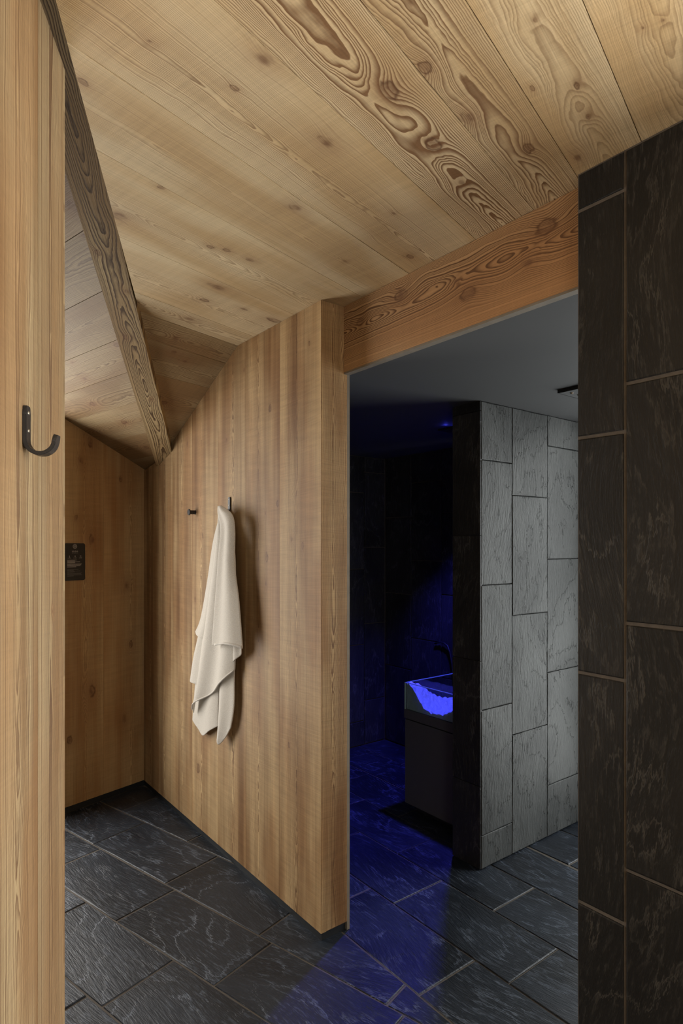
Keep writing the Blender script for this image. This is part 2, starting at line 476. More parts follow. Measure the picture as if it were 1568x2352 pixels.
# ------------------------------------------------------------------ flat plank ceiling and its slopes
KN_FLAT = [(0.827, 0.832, 0.015), (0.884, 1.093, 0.0161), (0.68, 1.043, 0.0177), (0.691, 1.247, 0.0161), (0.585, 1.216, 0.0151), (0.522, 1.391, 0.0122), (0.385, 1.06, 0.0046), (0.44, 1.498, 0.0125), (0.371, 1.262, 0.007), (0.446, 1.215, 0.0044), (0.38, 1.368, 0.0075), (0.237, 1.195, 0.0039), (0.205, 1.199, 0.0038), (0.925, 0.85, 0.0062), (0.922, 1.439, 0.0073), (1.018, 1.686, 0.0098), (1.202, 1.583, 0.0057), (1.154, 0.652, 0.0078), (0.962, 0.673, 0.0056), (1.117, 1.25, 0.0143), (1.44, 1.388, 0.0113), (1.536, 0.978, 0.0196), (1.686, 1.465, 0.025), (1.475, 1.252, 0.0081), (1.746, 1.819, 0.022), (2.013, 1.601, 0.0178), (1.815, 1.513, 0.0115), (1.76, 1.662, 0.0102), (0.592, 1.035, 0.0118), (0.706, 1.422, 0.0089), (1.33, 0.966, 0.0068), (1.452, 1.298, 0.0096)]
KN_S = [(2.169, 1.651, 0.0113), (2.28, 1.786, 0.01), (2.569, 1.878, 0.0131), (2.246, 1.70, 0.0136)]
KN_W = [(2.716, 1.483, 0.0081), (2.777, 1.58, 0.0126), (2.956, 1.73, 0.0181), (2.351, 1.482, 0.0149), (1.874, 1.015, 0.0195), (1.941, 1.101, 0.0073), (2.923, 1.886, 0.014), (3.03, 2.096, 0.0125), (2.764, 1.926, 0.0092)]
ceiling = prism('ceiling', clip(clip([(-1.2, -2.6), (2.6, -2.6), (2.6, 3.6), (-1.2, 3.6)], (-EN.x, -EN.y), -EC - 0.004), (U.x, U.y), UK - 0.01), ZC + 0.028, ZC + 0.10, M['core'])
ceiling.data.materials[0] = M['core']
tag(ceiling, 'wide sawn larch planks forming the flat ceiling', 'ceiling', 'structure')
def knots_in(lst, a0, a1, i=0):
    out = [k for k in lst if a0 < k[i] < a1]
    return out[:NK]
# u0, u1, grain, ring centre, pith depth, tone
flat = [(-2.2, -1.95), (-1.95, -1.7), (-1.7, -1.42), (-1.42, -1.2), (-1.2, -0.95), (-0.95, -0.72), (-0.72, -0.5), (-0.5, -0.3), (-0.3, -0.08), (-0.08, 0.12), (0.12, 0.307), (0.307, 0.464), (0.464, 0.606), (0.606, 0.803), (0.803, 1.085), (1.085, 1.325), (1.325, 1.643), (1.643, 1.957), (1.957, UK)]
spec = {0.12: (0.55, -0.01, 0.035, 1.06), 0.307: (0.55, 0.0, 0.03, 1.0), 0.464: (1.1, 0.01, 0.05, 0.94), 0.606: (1.4, -0.005, 0.045, 1.0), 0.803: (0.8, 0.03, 0.02, 0.97), 1.085: (0.5, 0.0, 0.02, 0.95), 1.325: (0.5, 0.02, 0.02, 0.97), 1.643: (0.5, 0.03, 0.02, 0.96), 1.957: (0.6, 0.0, 0.03, 0.9)}
for i, (u0, u1) in enumerate(flat):
    g = 0.0009
    poly = [tuple(L(u0 + g, -2.2)[:2]), tuple(L(u1 - g, -2.2)[:2]), tuple(L(u1 - g, 4.0)[:2]), tuple(L(u0 + g, 4.0)[:2])]
    poly = clip(poly, (-EN.x, -EN.y), -EC)
    poly = clip(poly, (B.x, B.y), 1.47)
    poly = clip(poly, (1, 0), 2.5)
    poly = clip(poly, (0, -1), 2.5)
    if len(poly) < 3: continue
    um = (u0 + u1) / 2
    b = prism('ceiling_plank', poly, ZC + random.uniform(0, .0012), ZC + 0.028, M['ceil'], ceiling, lambda w: (V_(w), U_(w) - um, w[2] - ZC))
    gr, w0, dd, tn = spec.get(u0, (0.6, 0, 0.03, 1.0))
    wood_props(b, i * 0.377 + 0.21, tn, gr, w0, dd, [(k[1], k[0] - um, k[2]) for k in knots_in(KN_FLAT, u0, u1)])

# crease line between the two slopes (plan): through the fold point, along the hip
CR0 = Vector((-0.8427, 2.3592)); CRD = Vector((-0.1568, 0.9876)); CRN = Vector((CRD.y, -CRD.x)); CRC = CRN.dot(CR0)
def slope_core(name, poly, zf, label):
    o = prism(name, poly, lambda w: zf(w) + 0.027, lambda w: zf(w) + 0.09, M['core'])
    return tag(o, label, 'ceiling', 'structure')
SPOLY = [tuple(L(UK, 0.6)[:2]), tuple(L(3.32, 0.6)[:2]), tuple(L(3.32, 3.2)[:2]), tuple(L(UK, 3.2)[:2])]
SPOLY = clip(clip(SPOLY, (-CRN.x, -CRN.y), -CRC + 0.01), (B.x, B.y), 1.40)
slope_s = slope_core('ceiling_slope_right', SPOLY, zS, 'dim larch ceiling slope between hip beam and towel wall')
for i, (u0, u1) in enumerate([(UK, 2.222), (2.222, 2.40), (2.40, 2.67), (2.67, 2.95), (2.95, 3.31)]):
    g = 0.0009
    poly = [tuple(L(u0 + g, 0.6)[:2]), tuple(L(u1 - g, 0.6)[:2]), tuple(L(u1 - g, 3.2)[:2]), tuple(L(u0 + g, 3.2)[:2])]
    poly = clip(clip(poly, (-CRN.x, -CRN.y), -CRC + 0.01), (B.x, B.y), 1.40)
    if len(poly) < 3: continue
    um = (u0 + u1) / 2
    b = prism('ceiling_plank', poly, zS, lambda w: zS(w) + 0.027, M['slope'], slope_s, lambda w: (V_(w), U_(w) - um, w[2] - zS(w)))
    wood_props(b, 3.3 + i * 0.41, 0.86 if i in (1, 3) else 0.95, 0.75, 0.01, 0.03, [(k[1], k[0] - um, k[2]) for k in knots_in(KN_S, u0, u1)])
WPOLY = [tuple(L(0.7, -1.9)[:2]), tuple(L(3.32, -1.9)[:2]), tuple(L(3.32, 2.6)[:2]), tuple(L(0.7, 2.6)[:2])]
WPOLY = clip(clip(WPOLY, (CRN.x, CRN.y), CRC + 0.012), (B.x, B.y), 1.40)
slope_w = slope_core('ceiling_slope_left', WPOLY, zW, 'grey-lit larch ceiling slope left of the dark hip beam')
wj = [-1.9, -1.6, -1.3, -1.0, -0.72, -0.42, -0.15, 0.12, 0.38, 0.62, 0.86, 1.09, 1.277, 1.466, 1.621, 1.787, 1.99, 2.17, 2.6]
for i, (v0, v1) in enumerate(zip(wj, wj[1:])):
    g = 0.0010
    poly = [tuple(L(0.7, v0 + g)[:2]), tuple(L(3.32, v0 + g)[:2]), tuple(L(3.32, v1 - g)[:2]), tuple(L(0.7, v1 - g)[:2])]
    poly = clip(clip(poly, (CRN.x, CRN.y), CRC + 0.012), (B.x, B.y), 1.40)
    if len(poly) < 3: continue
    vm = (v0 + v1) / 2
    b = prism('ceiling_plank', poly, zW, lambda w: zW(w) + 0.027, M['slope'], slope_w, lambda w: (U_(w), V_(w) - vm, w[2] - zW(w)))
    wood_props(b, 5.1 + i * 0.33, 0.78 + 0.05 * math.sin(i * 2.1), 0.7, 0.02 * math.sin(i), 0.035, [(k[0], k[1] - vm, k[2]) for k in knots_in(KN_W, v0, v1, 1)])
VP_ = clip(clip(clip([(-2.5, -2.3), (2.5, -2.3), (2.5, 3), (-2.5, 3)], (EN.x, EN.y), EC + 0.03), (-CRN.x, -CRN.y), -CRC - 0.012), (U.x, U.y), UK - 0.02)
vs_ = prism('vault_light_seal', VP_, lambda w: max(zW(w) + 0.002, ZC + 0.03), lambda w: max(zW(w), ZC + 0.03) + 0.05, M['core'], slope_w)  # unseen cap added to stop sky light leaking in beside the beam
# fascia that closes the vault above the rim of the flat ceiling
f0 = E0 - ED * 3.4; f1 = E0 + ED * 1.36
vault = prism('wall_vault', [tuple(f0), tuple(f1), tuple(f1 + EN * 0.03), tuple(f0 + EN * 0.03)], ZC + 0.001, 3.95, M['shell'])
tag(vault, 'hidden upright board closing the vault above the ceiling rim', 'wall', 'structure')

# hip beam, descending under the crease
def hip_beam():
    d3 = Vector((-0.1588, 1.0, -0.3368)).normalized()
    p0 = Vector((-0.8427, 2.3592, ZC))
    side = Vector((CRN.x, CRN.y, 0))
    dn = d3.cross(side).normalized()
    if dn.z > 0: dn = -dn
    hw, dep = 0.054, 0.030
    vs = []; bc = []
    t0, t1 = -1.75, 1.36
    for t in (t0, t1):
        for sx, k in ((-1, 0), (1, 0), (1, 1), (-1, 1)):
            vs.append(p0 + d3 * t + side * hw * sx + dn * (dep if k else -0.10))
            bc.append((t, hw * sx, 0.0 if k else 0.1))
    fs = [(0, 1, 2, 3), (7, 6, 5, 4), (0, 4, 5, 1), (1, 5, 6, 2), (2, 6, 7, 3), (3, 7, 4, 0)]
    o = mesh_obj('trim_1', vs, fs, M['beam'], None, bc)
    wood_props(o, 8.46, 1.0, 1.2, 0.004, 0.03, [(-0.93, -0.012, 0.013), (0.15, -0.018, 0.010), (-0.30, -0.03, 0.008), (0.62, 0.02, 0.007), (-0.12, 0.03, 0.008)])
    tag(o, 'dark weathered hip beam running diagonally down the ceiling fold', 'beam', 'structure')
hip_beam()

# ------------------------------------------------------------------ towel wall (planked, ends at the opening)
wc = rbox('wall_center', 1.874, 3.95, 1.362, 1.452, 0.03, 1.9, M['core'])
tag(wc, 'vertical larch plank wall where the towel hangs', 'wall', 'structure')
KN_A = [(2.245, 2.084, 0.0111), (2.185, 1.673, 0.0091), (2.285, 1.635, 0.0075), (2.274, 1.448, 0.0112), (2.281, 1.335, 0.0094), (2.917, 1.549, 0.0089), (3.008, 1.219, 0.0114), (2.075, 1.521, 0.0088), (1.951, 2.285, 0.0051), (2.256, 0.996, 0.0037), (2.97, 0.338, 0.0159), (1.996, 1.495, 0.0069), (2.097, 0.689, 0.0071), (2.3, 0.919, 0.0075), (2.281, 0.801, 0.0094), (2.649, 2.004, 0.0083), (2.891, 2.271, 0.0089), (2.476, 2.298, 0.0079), (3.109, 2.044, 0.0141)]
pj = [1.872, 2.167, 2.459, 2.742, 3.046, 3.313, 3.519, 3.80]
for i, (p0, p1) in enumerate(zip(pj, pj[1:])):
    g = 0.0006
    ps = [p0 + g + (p1 - p0 - 2 * g) * k / 6 for k in range(7)]
    ps = sorted(ps + [x for x in (2.5385, 3.35) if p0 < x < p1])
    poly_top = [(p, min(zroof(R(p, 1.339)), zroof(R(p, 1.362))) - 0.0005) for p in ps]
    vs, bc, n = [], [], len(ps)
    pm = (p0 + p1) / 2
    for q in (1.339, 1.364):
        for p in ps: vs.append(R(p, q, 0.032)); bc.append((0.032, p - pm, q - 1.339))
        for p, z in poly_top: vs.append(R(p, q, z)); bc.append((z, p - pm, q - 1.339))
    fs = []
    for k in range(n - 1):
        fs.append((k, k + 1, n + k + 1, n + k)); fs.append((2 * n + k + 1, 2 * n + k, 3 * n + k, 3 * n + k + 1))
        fs.append((n + k, n + k + 1, 3 * n + k + 1, 3 * n + k)); fs.append((k + 1, k, 2 * n + k, 2 * n + k + 1))
    fs.append((0, n, 3 * n, 2 * n)); fs.append((n - 1, 3 * n - 1, 4 * n - 1, 2 * n - 1))
    b = mesh_obj('wall_plank', vs, fs, M['wall'], wc, bc)
    bmx = bmesh.new(); bmx.from_mesh(b.data); bmesh.ops.recalc_face_normals(bmx, faces=bmx.faces); bmx.to_mesh(b.data); bmx.free()
    wood_props(b, 12.3 + i * 0.53, [1.05, 1.03, 0.98, 1.0, 0.93, 0.88, 0.84][i], 0.9, [0.02, 0.03, -0.02, 0.04, 0.0, 0.02, 0.0][i], 0.02, [(k[1], k[0] - pm, k[2]) for k in knots_in(KN_A, p0, p1)])  # last planks toned darker, painting the shade of the far corner
end = rbox('end_plank', 1.8715, 1.894, 1.3395, 1.463, 0.034, ZC - 0.0005, M['wall'], wc, lambda w: (w.z, Q_(w) - 1.395, P_(w) - 1.87))
wood_props(end, 21.7, 0.98, 1.2, 0.0, 0.006, [])
rbox('edge_strip', 1.8718, 1.93, 1.4632, 1.476, 0.0, ZF + 0.01, M['edge'], wc)
rbox('washroom_cladding', 1.93, 3.60, 1.452, 1.474, 0.0, ZF + 0.03, M['slate_far'], wc)
bb = rbox('baseboard_center', 1.880, 3.80, 1.346, 1.46, -0.002, 0.034, M['plinth'])
tag(bb, 'dark recessed plinth under the towel wall', 'baseboard', 'structure')

# header board over the opening
hd = rbox('trim_2', 0.80, 1.8705, 1.446, 1.474, ZF + 0.004, ZC - 0.0005, M['header'], None, lambda w: (P_(w), w.z - 2.295, Q_(w) - 1.446))
wood_props(hd, 31.35, 1.0, 1.35, 0.03, 0.02, [(0.972, 0.068, 0.0212), (1.03, -0.01, 0.0146), (1.548, 0.07, 0.0196), (1.296, 0.032, 0.0082), (1.247, -0.025, 0.0214), (1.767, 0.043, 0.013)])
tag(hd, 'orange-brown larch header board above the wide opening', 'beam', 'structure')
hd2 = rbox('lower_edge', 0.80, 1.8705, 1.447, 1.473, ZF - 0.003, ZF + 0.0045, M['edge'], hd)

# ------------------------------------------------------------------ back wall of the anteroom with the window (window itself outside the frame)
wb = empty('wall_back', 'dim larch plank wall behind the small black sign', 'wall', 'structure')
KN_B = [(1.912, 2.097, 0.0202), (1.851, 1.982, 0.0149), (1.923, 1.53, 0.0202), (1.918, 0.655, 0.0227), (2.106, 1.9, 0.0105), (2.145, 1.253, 0.0159), (1.825, 1.653, 0.0099), (2.175, 0.892, 0.0133), (2.13, 0.448, 0.0132), (1.787, 0.403, 0.0147)]
def lplank(v0, v1, z0, ztop, seed, tone):
    g = 0.0006
    vm = (v0 + v1) / 2
    poly = [tuple(L(3.30, v0 + g)[:2]), tuple(L(3.326, v0 + g)[:2]), tuple(L(3.326, v1 - g)[:2]), tuple(L(3.30, v1 - g)[:2])]
    b = prism('wall_plank', poly, z0, ztop, M['wall_back'], wb, lambda w: (w.z, V_(w) - vm, U_(w) - 3.3))
    ks = [(k[1], k[0] - vm, k[2]) for k in knots_in(KN_B, v0, v1)] if z0 < 0.1 else []
    wood_props(b, seed, tone, 0.6, 0.03, 0.02, ks)
lb_top = lambda w: zW(w) - 0.0005
for i, (v0, v1) in enumerate([(1.70, 1.994), (1.994, 2.30)]):
    lplank(v0, v1, 0.032, lb_top, 41.2 + i * 0.7, [0.98, 1.0][i])
for i, (v0, v1) in enumerate([(0.78, 1.09), (1.09, 1.40), (1.40, 1.70)]):
    lplank(v0, v1, 2.24, lb_top, 44.2 + i * 0.7, 0.9)
for i, (v0, v1) in enumerate([(-1.5, -1.2), (-1.2, -0.9), (-0.9, -0.6), (-0.6, -0.32), (-0.32, -0.05), (-0.05, 0.22), (0.22, 0.5), (0.5, 0.78)]):
    lplank(v0, v1, 0.032, lb_top, 47.2 + i * 0.7, 0.9)
box('wall_core_panel', L(3.327, 1.70, 0), L(0.05, 0), L(0, 0.8), (0, 0, 1.95), M['core'], wb)
box('wall_core_panel', L(3.327, -1.5, 0), L(0.05, 0), L(0, 2.28), (0, 0, 2.7), M['core'], wb)
bb2 = box('baseboard_back', L(3.304, 1.70, -0.002), L(0.03, 0), L(0, 0.62), (0, 0, 0.034), M['plinth'])
tag(bb2, 'dark recessed plinth under the back plank wall', 'baseboard', 'structure')
win1 = empty('window_1', 'tall anteroom window hidden behind the near partition', 'window', 'structure')
for nm, v, dv, z, dz in (('reveal_side', 0.74, 0.04, 0.0, 2.28), ('reveal_side', 1.70, 0.04, 0.0, 2.28), ('reveal_top', 0.74, 1.0, 2.24, 0.04), ('sill', 0.74, 1.0, 0.16, 0.04)):
    box(nm, L(3.327, v, z), L(0.42, 0), L(0, dv), (0, 0, dz), M['frame'], win1)
box('parapet', L(3.30, 0.78, 0), L(0.05, 0), L(0, 0.92), (0, 0, 0.16), M['shell'], win1)

# ------------------------------------------------------------------ near partition on the left
LC = Vector((-0.5358, 1.1758)); LD = Vector((-0.16857, 0.98569)); LN = Vector((LD.y, -LD.x))
def lw(s, o, z): 
    w = LC + LD * s + LN * o
    return Vector((w.x, w.y, z))
wl = box('wall_left', lw(-3.6, -0.12, 0), Vector((LD.x, LD.y, 0)) * 3.597, Vector((LN.x, LN.y, 0)) * 0.095, (0, 0, ZC - 0.01), M['core'])
tag(wl, 'pale larch partition at the left edge carrying a coat hook', 'wall', 'structure')
lj = [0.0, -0.154, -0.40, -0.66, -0.93, -1.2, -1.48, -1.75, -2.05, -2.35, -2.65, -2.95, -3.25, -3.6]
for i, (s1, s0) in enumerate(zip(lj, lj[1:])):
    g = 0.0006
    sm = (s0 + s1) / 2
    b = box('wall_plank', lw(s0 + g, -0.025, 0.03), Vector((LD.x, LD.y, 0)) * (s1 - s0 - 2 * g), Vector((LN.x, LN.y, 0)) * 0.025, (0, 0, ZC - 0.03), M['left'], wl,
            lambda w: (w.z, (Vector(w[:2]) - LC).dot(LD) - sm, (Vector(w[:2]) - LC).dot(LN)))
    wood_props(b, 61.3 + i * 0.61, [0.96, 1.04][i % 2], [0.95, 0.85][i % 2], [-0.006, 0.027][i % 2], [0.004, 0.012][i % 2], [[(0.40, -0.012, 0.006), (1.38, 0.006, 0.005)], []][i % 2])
b = box('end_plank', lw(0.0, -0.12, 0.03), Vector((LD.x, LD.y, 0)) * 0.012, Vector((LN.x, LN.y, 0)) * 0.119, (0, 0, ZC - 0.03), M['left'], wl, lambda w: (w.z, (Vector(w[:2]) - LC).dot(LN), 0))
wood_props(b, 77.7, 1.0, 0.5, 0.0, 0.02)

# ------------------------------------------------------------------ slate wall on the right
def slate_wall(name, label, fr, cols, mat, core_pts, core_mat=None, gap=0.003, th=0.012, zt=ZF):
    core = prism(name, core_pts, 0.0, zt, core_mat or M['grout'])
    tag(core, label, 'wall', 'structure')
    for c0, c1, zs in cols:
        zz = [0.004] + sorted(z for z in zs if 0.01 < z < zt - 0.01) + [zt - 0.001]
        for z0, z1 in zip(zz, zz[1:]):
            tile('slate_tile', [(y, x) for x, y in rect(c0, c1, z0, z1, gap)][::-1], (fr[0], Vector((0, 0, 1)), fr[1], fr[2]), th + random.uniform(-.001, .0015), mat, core, 0.0018, 0.0028, None, 0.004)
    return core
nB = Vector((-B.x, -B.y, 0)); eA = Vector((A.x, A.y, 0)); eB = Vector((B.x, B.y, 0)); nA = Vector((-A.x, -A.y, 0))
def grid(z0, step=0.575): return [z0 + step * k for k in range(-4, 6)]
slate_wall('wall_right', 'near dark slate tiled wall filling the right edge', (R(0, 1.404), eA, nB),
           [(0.728, 0.850, [0.612, 1.183, 1.766, 2.332]), (0.436, 0.728, [0.166, 0.741, 1.317, 1.877]), (0.25, 0.436, [0.46, 1.03, 1.61, 2.18])],
           M['slate_wall'], [tuple(R(p, q)[:2]) for p, q in ((0.849, 1.396), (0.25, 1.396), (0.25, 1.52), (0.849, 1.52))], M['grout'], 0.0034, 0.012, ZC)
# ------------------------------------------------------------------ washroom
cw = prism('ceiling_washroom', [tuple(R(p, q)[:2]) for p, q in ((0.25, 1.474), (3.7, 1.474), (3.7, 3.6), (-0.4, 3.6), (-0.4, 1.9), (0.25, 1.9))], ZF, ZF + 0.08, M['plaster'])
tag(cw, 'smooth dark grey washroom ceiling beyond the opening', 'ceiling', 'structure')
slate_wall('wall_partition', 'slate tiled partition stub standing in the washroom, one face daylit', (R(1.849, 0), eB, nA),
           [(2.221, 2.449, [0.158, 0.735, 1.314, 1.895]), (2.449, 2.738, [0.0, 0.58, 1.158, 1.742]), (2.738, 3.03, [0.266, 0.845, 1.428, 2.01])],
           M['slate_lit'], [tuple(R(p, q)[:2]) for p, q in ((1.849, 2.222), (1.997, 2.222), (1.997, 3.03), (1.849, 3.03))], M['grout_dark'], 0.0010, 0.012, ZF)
part = bpy.data.objects['wall_partition']
for z0, z1 in zip([0.004, 0.385, 0.965, 1.545, 2.12], [0.385, 0.965, 1.545, 2.12, ZF - 0.001]):
    tile('slate_tile', [(y, x) for x, y in rect(1.8375, 2.009, z0, z1, 0.0012)][::-1], (R(0, 2.2265), Vector((0, 0, 1)), eA, nB), 0.012, M['slate_far'], part, 0.001, 0.002)
for q0, q1, zz in ((2.222, 2.51, [0.004, 0.58, 1.16, 1.74, ZF]), (2.51, 2.80, [0.004, 0.29, 0.87, 1.45, 2.03, ZF]), (2.80, 3.03, [0.004, 0.58, 1.16, 1.74, ZF])):
    for z0, z1 in zip(zz, zz[1:]):
        tile('slate_tile', [(y, x) for x, y in rect(q0, q1, z0, z1, 0.002)], (R(1.996, 0), Vector((0, 0, 1)), eB, eA), 0.012, M['slate_far'], part)
slate_wall('wall_far_left', 'dark slate side wall deep in the blue washroom', (R(3.543, 0), eB, nA),
           [(2.927, 3.131, [0.33, 0.906, 1.483, 2.05]), (2.64, 2.927, [0.183, 0.754, 1.321, 1.892]), (2.35, 2.64, [0.47, 1.04, 1.61]), (2.06, 2.35, [0.3, 0.88, 1.46, 2.03]), (1.77, 2.06, [0.1, 0.68, 1.26, 1.84]), (1.48, 1.77, [0.4, 1.0, 1.6])],
           M['slate_far'], [tuple(R(p, q)[:2]) for p, q in ((3.542, 1.47), (3.66, 1.47), (3.66, 3.26), (3.542, 3.26))], M['grout'], 0.0022)
slate_wall('wall_far_back', 'dark slate rear wall behind the ice fountain', (R(0, 3.145), eA, nB),
           [(3.242, 3.530, [0.581, 1.135, 1.709]), (2.943, 3.242, [0.24, 0.82, 1.388, 1.953]), (2.65, 2.943, [0.58, 1.155, 1.724]), (2.36, 2.65, [0.3, 0.87, 1.44, 2.02]), (2.07, 2.36, [0.55, 1.12, 1.7]), (1.75, 2.07, [0.3, 0.9, 1.5, 2.08])],
           M['slate_far'], [tuple(R(p, q)[:2]) for p, q in ((3.6, 3.144), (1.75, 3.144), (1.75, 3.26), (3.6, 3.26))], M['grout'], 0.0022)
win2 = empty('window_2', 'washroom window hidden behind the near slate wall', 'window', 'structure')
rbox('window_panel', -0.25, 0.33, 3.15, 3.21, 0, ZF, M['frame'], win2)
for p0, p1, z0, z1 in ((0.33, 0.38, 0, ZF), (1.70, 1.75, 0, ZF), (0.33, 1.75, 0, 0.06), (0.33, 1.75, ZF - 0.05, ZF)):
    rbox('window_bar', p0, p1, 3.15, 3.21, z0, z1, M['frame'], win2)
wf = rbox('wall_far_right', -0.40, -0.25, 1.9, 3.3, 0, ZF + 0.1, M['plaster'])
tag(wf, 'hidden grey end wall of the washroom', 'wall', 'structure')
wf2 = rbox('wall_far_front', -0.40, 0.25, 1.80, 1.90, 0, ZF, M['plaster'])
tag(wf2, 'hidden grey wall closing the washroom behind the tall window', 'wall', 'structure')
wf3 = rbox('wall_far_return', 0.25, 0.35, 1.52, 1.90, 0, ZF, M['plaster'])
tag(wf3, 'hidden grey return wall of the washroom', 'wall', 'structure')

# ------------------------------------------------------------------ rest of the shell behind the camera
def shell(name, poly, z0, z1, label):
    return tag(prism(name, poly, z0, z1, M['shell']), label, 'wall', 'structure')
shell('wall_side', [(1.72, 0.06), (1.84, 0.20), (1.84, -2.3), (1.72, -2.3)], 0, ZC, 'pale side wall behind the viewpoint')
shell('wall_rear', [(-3.6, -2.2), (0.05, -2.2), (0.05, -2.3), (-3.6, -2.3)], 0, 3.9, 'pale rear wall behind the viewpoint')
shell('wall_rear_end', [(1.45, -2.2), (1.84, -2.2), (1.84, -2.3), (1.45, -2.3)], 0, ZC, 'pale rear wall end behind the viewpoint')
shell('wall_rear_top', [(0.05, -2.2), (1.45, -2.2), (1.45, -2.3), (0.05, -2.3)], 2.2, ZC + 0.1, 'pale lintel over the rear window')
shell('wall_rear_sill', [(0.05, -2.2), (1.45, -2.2), (1.45, -2.3), (0.05, -2.3)], 0, 0.3, 'pale parapet under the rear window')
win3 = empty('window_3', 'tall window beyond the near slate wall, outside the frame', 'window', 'structure')
for p0, p1, z0, z1 in ((0.20, 0.25, 0, ZC), (-1.0, -0.95, 0, ZC), (-0.95, 0.20, 0, 0.06), (-0.95, 0.20, ZC - 0.05, ZC)):
    rbox('window_bar', p0, p1, 1.41, 1.47, z0, z1, M['frame'], win3)
le = L(3.3, -1.5)
shell('wall_anteroom_end', [(le.x, le.y), (le.x - 0.1, le.y), (-3.6, -2.2), (-3.5, -2.2)], 0, 3.9, 'pale end wall of the hidden part of the anteroom')

# ------------------------------------------------------------------ things: hooks, peg, towel, sign
def j_hook(name, o, ew, en, label, group=None):
    """flat-bar J hook: o = top middle of the plate on the wall, ew = unit vector along the wall, en = out of the wall"""
    root = empty(name, label, 'coat hook', None, o, group)
    ez = Vector((0, 0, 1))
    th, wd, H, Rr = 0.0062, 0.0215, 0.053, 0.0215
    prof = []                               # centre line in (out, z)
    for k in range(5): prof.append((th / 2, -H * k / 4))
    for k in range(1, 15):
        a = math.pi * k / 14 * 0.97
        prof.append((th / 2 + Rr - Rr * math.cos(a), -H - Rr * math.sin(a)))
    last = prof[-1]; prev = prof[-2]
    dx, dz = last[0] - prev[0], last[1] - prev[1]
    ln = math.hypot(dx, dz)
    prof.append((last[0] + dx / ln * 0.011, last[1] + dz / ln * 0.011))
    bm = bmesh.new(); rings = []
    for i, (x, z) in enumerate(prof):
        a, b = prof[max(i - 1, 0)], prof[min(i + 1, len(prof) - 1)]
        tx, tz = b[0] - a[0], b[1] - a[1]; l2 = math.hypot(tx, tz)
        nx, nz = -tz / l2, tx / l2
        w = wd if 0 < i < len(prof) - 1 else wd * 0.72
        rings.append([bm.verts.new(ew * (w / 2 * sx) + en * (x + nx * th / 2 * sn) + ez * (z + nz * th / 2 * sn)) for sx, sn in ((-1, -1), (1, -1), (1, 1), (-1, 1))])
    for a, b in zip(rings, rings[1:]):
        for k in range(4): bm.faces.new((a[k], a[(k + 1) % 4], b[(k + 1) % 4], b[k]))
    bm.faces.new(rings[0]); bm.faces.new(rings[-1][::-1])
    bmesh.ops.recalc_face_normals(bm, faces=bm.faces)
    bmesh.ops.bevel(bm, geom=[e for e in bm.edges if abs((e.verts[0].co - e.verts[1].co).dot(ew)) < 1e-3], offset=0.0011, segments=2, affect='EDGES')
    bm_obj('hook_bar', bm, M['hook'], root)
    for z in (-0.0105, -0.0385):
        bm = bmesh.new()
        c = en * (th + 0.0002) + ez * z
        ring1 = [bm.verts.new(c + ew * 0.0036 * math.cos(k * math.pi / 5) + ez * 0.0036 * math.sin(k * math.pi / 5)) for k in range(10)]
        ring2 = [bm.verts.new(c + en * 0.0012 + ew * 0.0022 * math.cos(k * math.pi / 5) + ez * 0.0022 * math.sin(k * math.pi / 5)) for k in range(10)]
        for k in range(10): bm.faces.new((ring1[k], ring1[(k + 1) % 10], ring2[(k + 1) % 10], ring2[k]))
        bm.faces.new(ring2)
        bm_obj('screw', bm, M['screw'], root)
    return root
j_hook('coat_hook', lw(-0.2196, 0.0, 1.7186), Vector((LD.x, LD.y, 0)), Vector((LN.x, LN.y, 0)), 'black J-shaped coat hook on the near left partition', 'black wall hooks')
j_hook('coat_hook', R(2.613, 1.339, 1.727), eA, nB, 'small dark coat hook holding the white towel', 'black wall hooks')

def peg():
    root = empty('wall_peg', 'short black round peg on the plank wall left of the towel', 'wall peg', None, R(3.007, 1.339, 1.672))
    def lathe(name, prof, mat):
        bm = bmesh.new(); rings = []
        for x, r in prof:
            rings.append([bm.verts.new(nB * x + (eA * math.cos(k * math.pi / 10) + Vector((0, 0, 1)) * math.sin(k * math.pi / 10)) * r) for k in range(20)])
        for a, b in zip(rings, rings[1:]):
            for k in range(20): bm.faces.new((a[k], a[(k + 1) % 20], b[(k + 1) % 20], b[k]))
        bm.faces.new(rings[0]); bm.faces.new(rings[-1][::-1])
        bm_obj(name, bm, mat, root, False)
    lathe('shaft', [(0.0, 0.0125), (0.002, 0.0105), (0.028, 0.0105), (0.031, 0.012)], M['black'])
    lathe('cap', [(0.031, 0.014), (0.032, 0.0165), (0.036, 0.0165), (0.038, 0.0145), (0.0385, 0.010)], M['hook'])
peg()

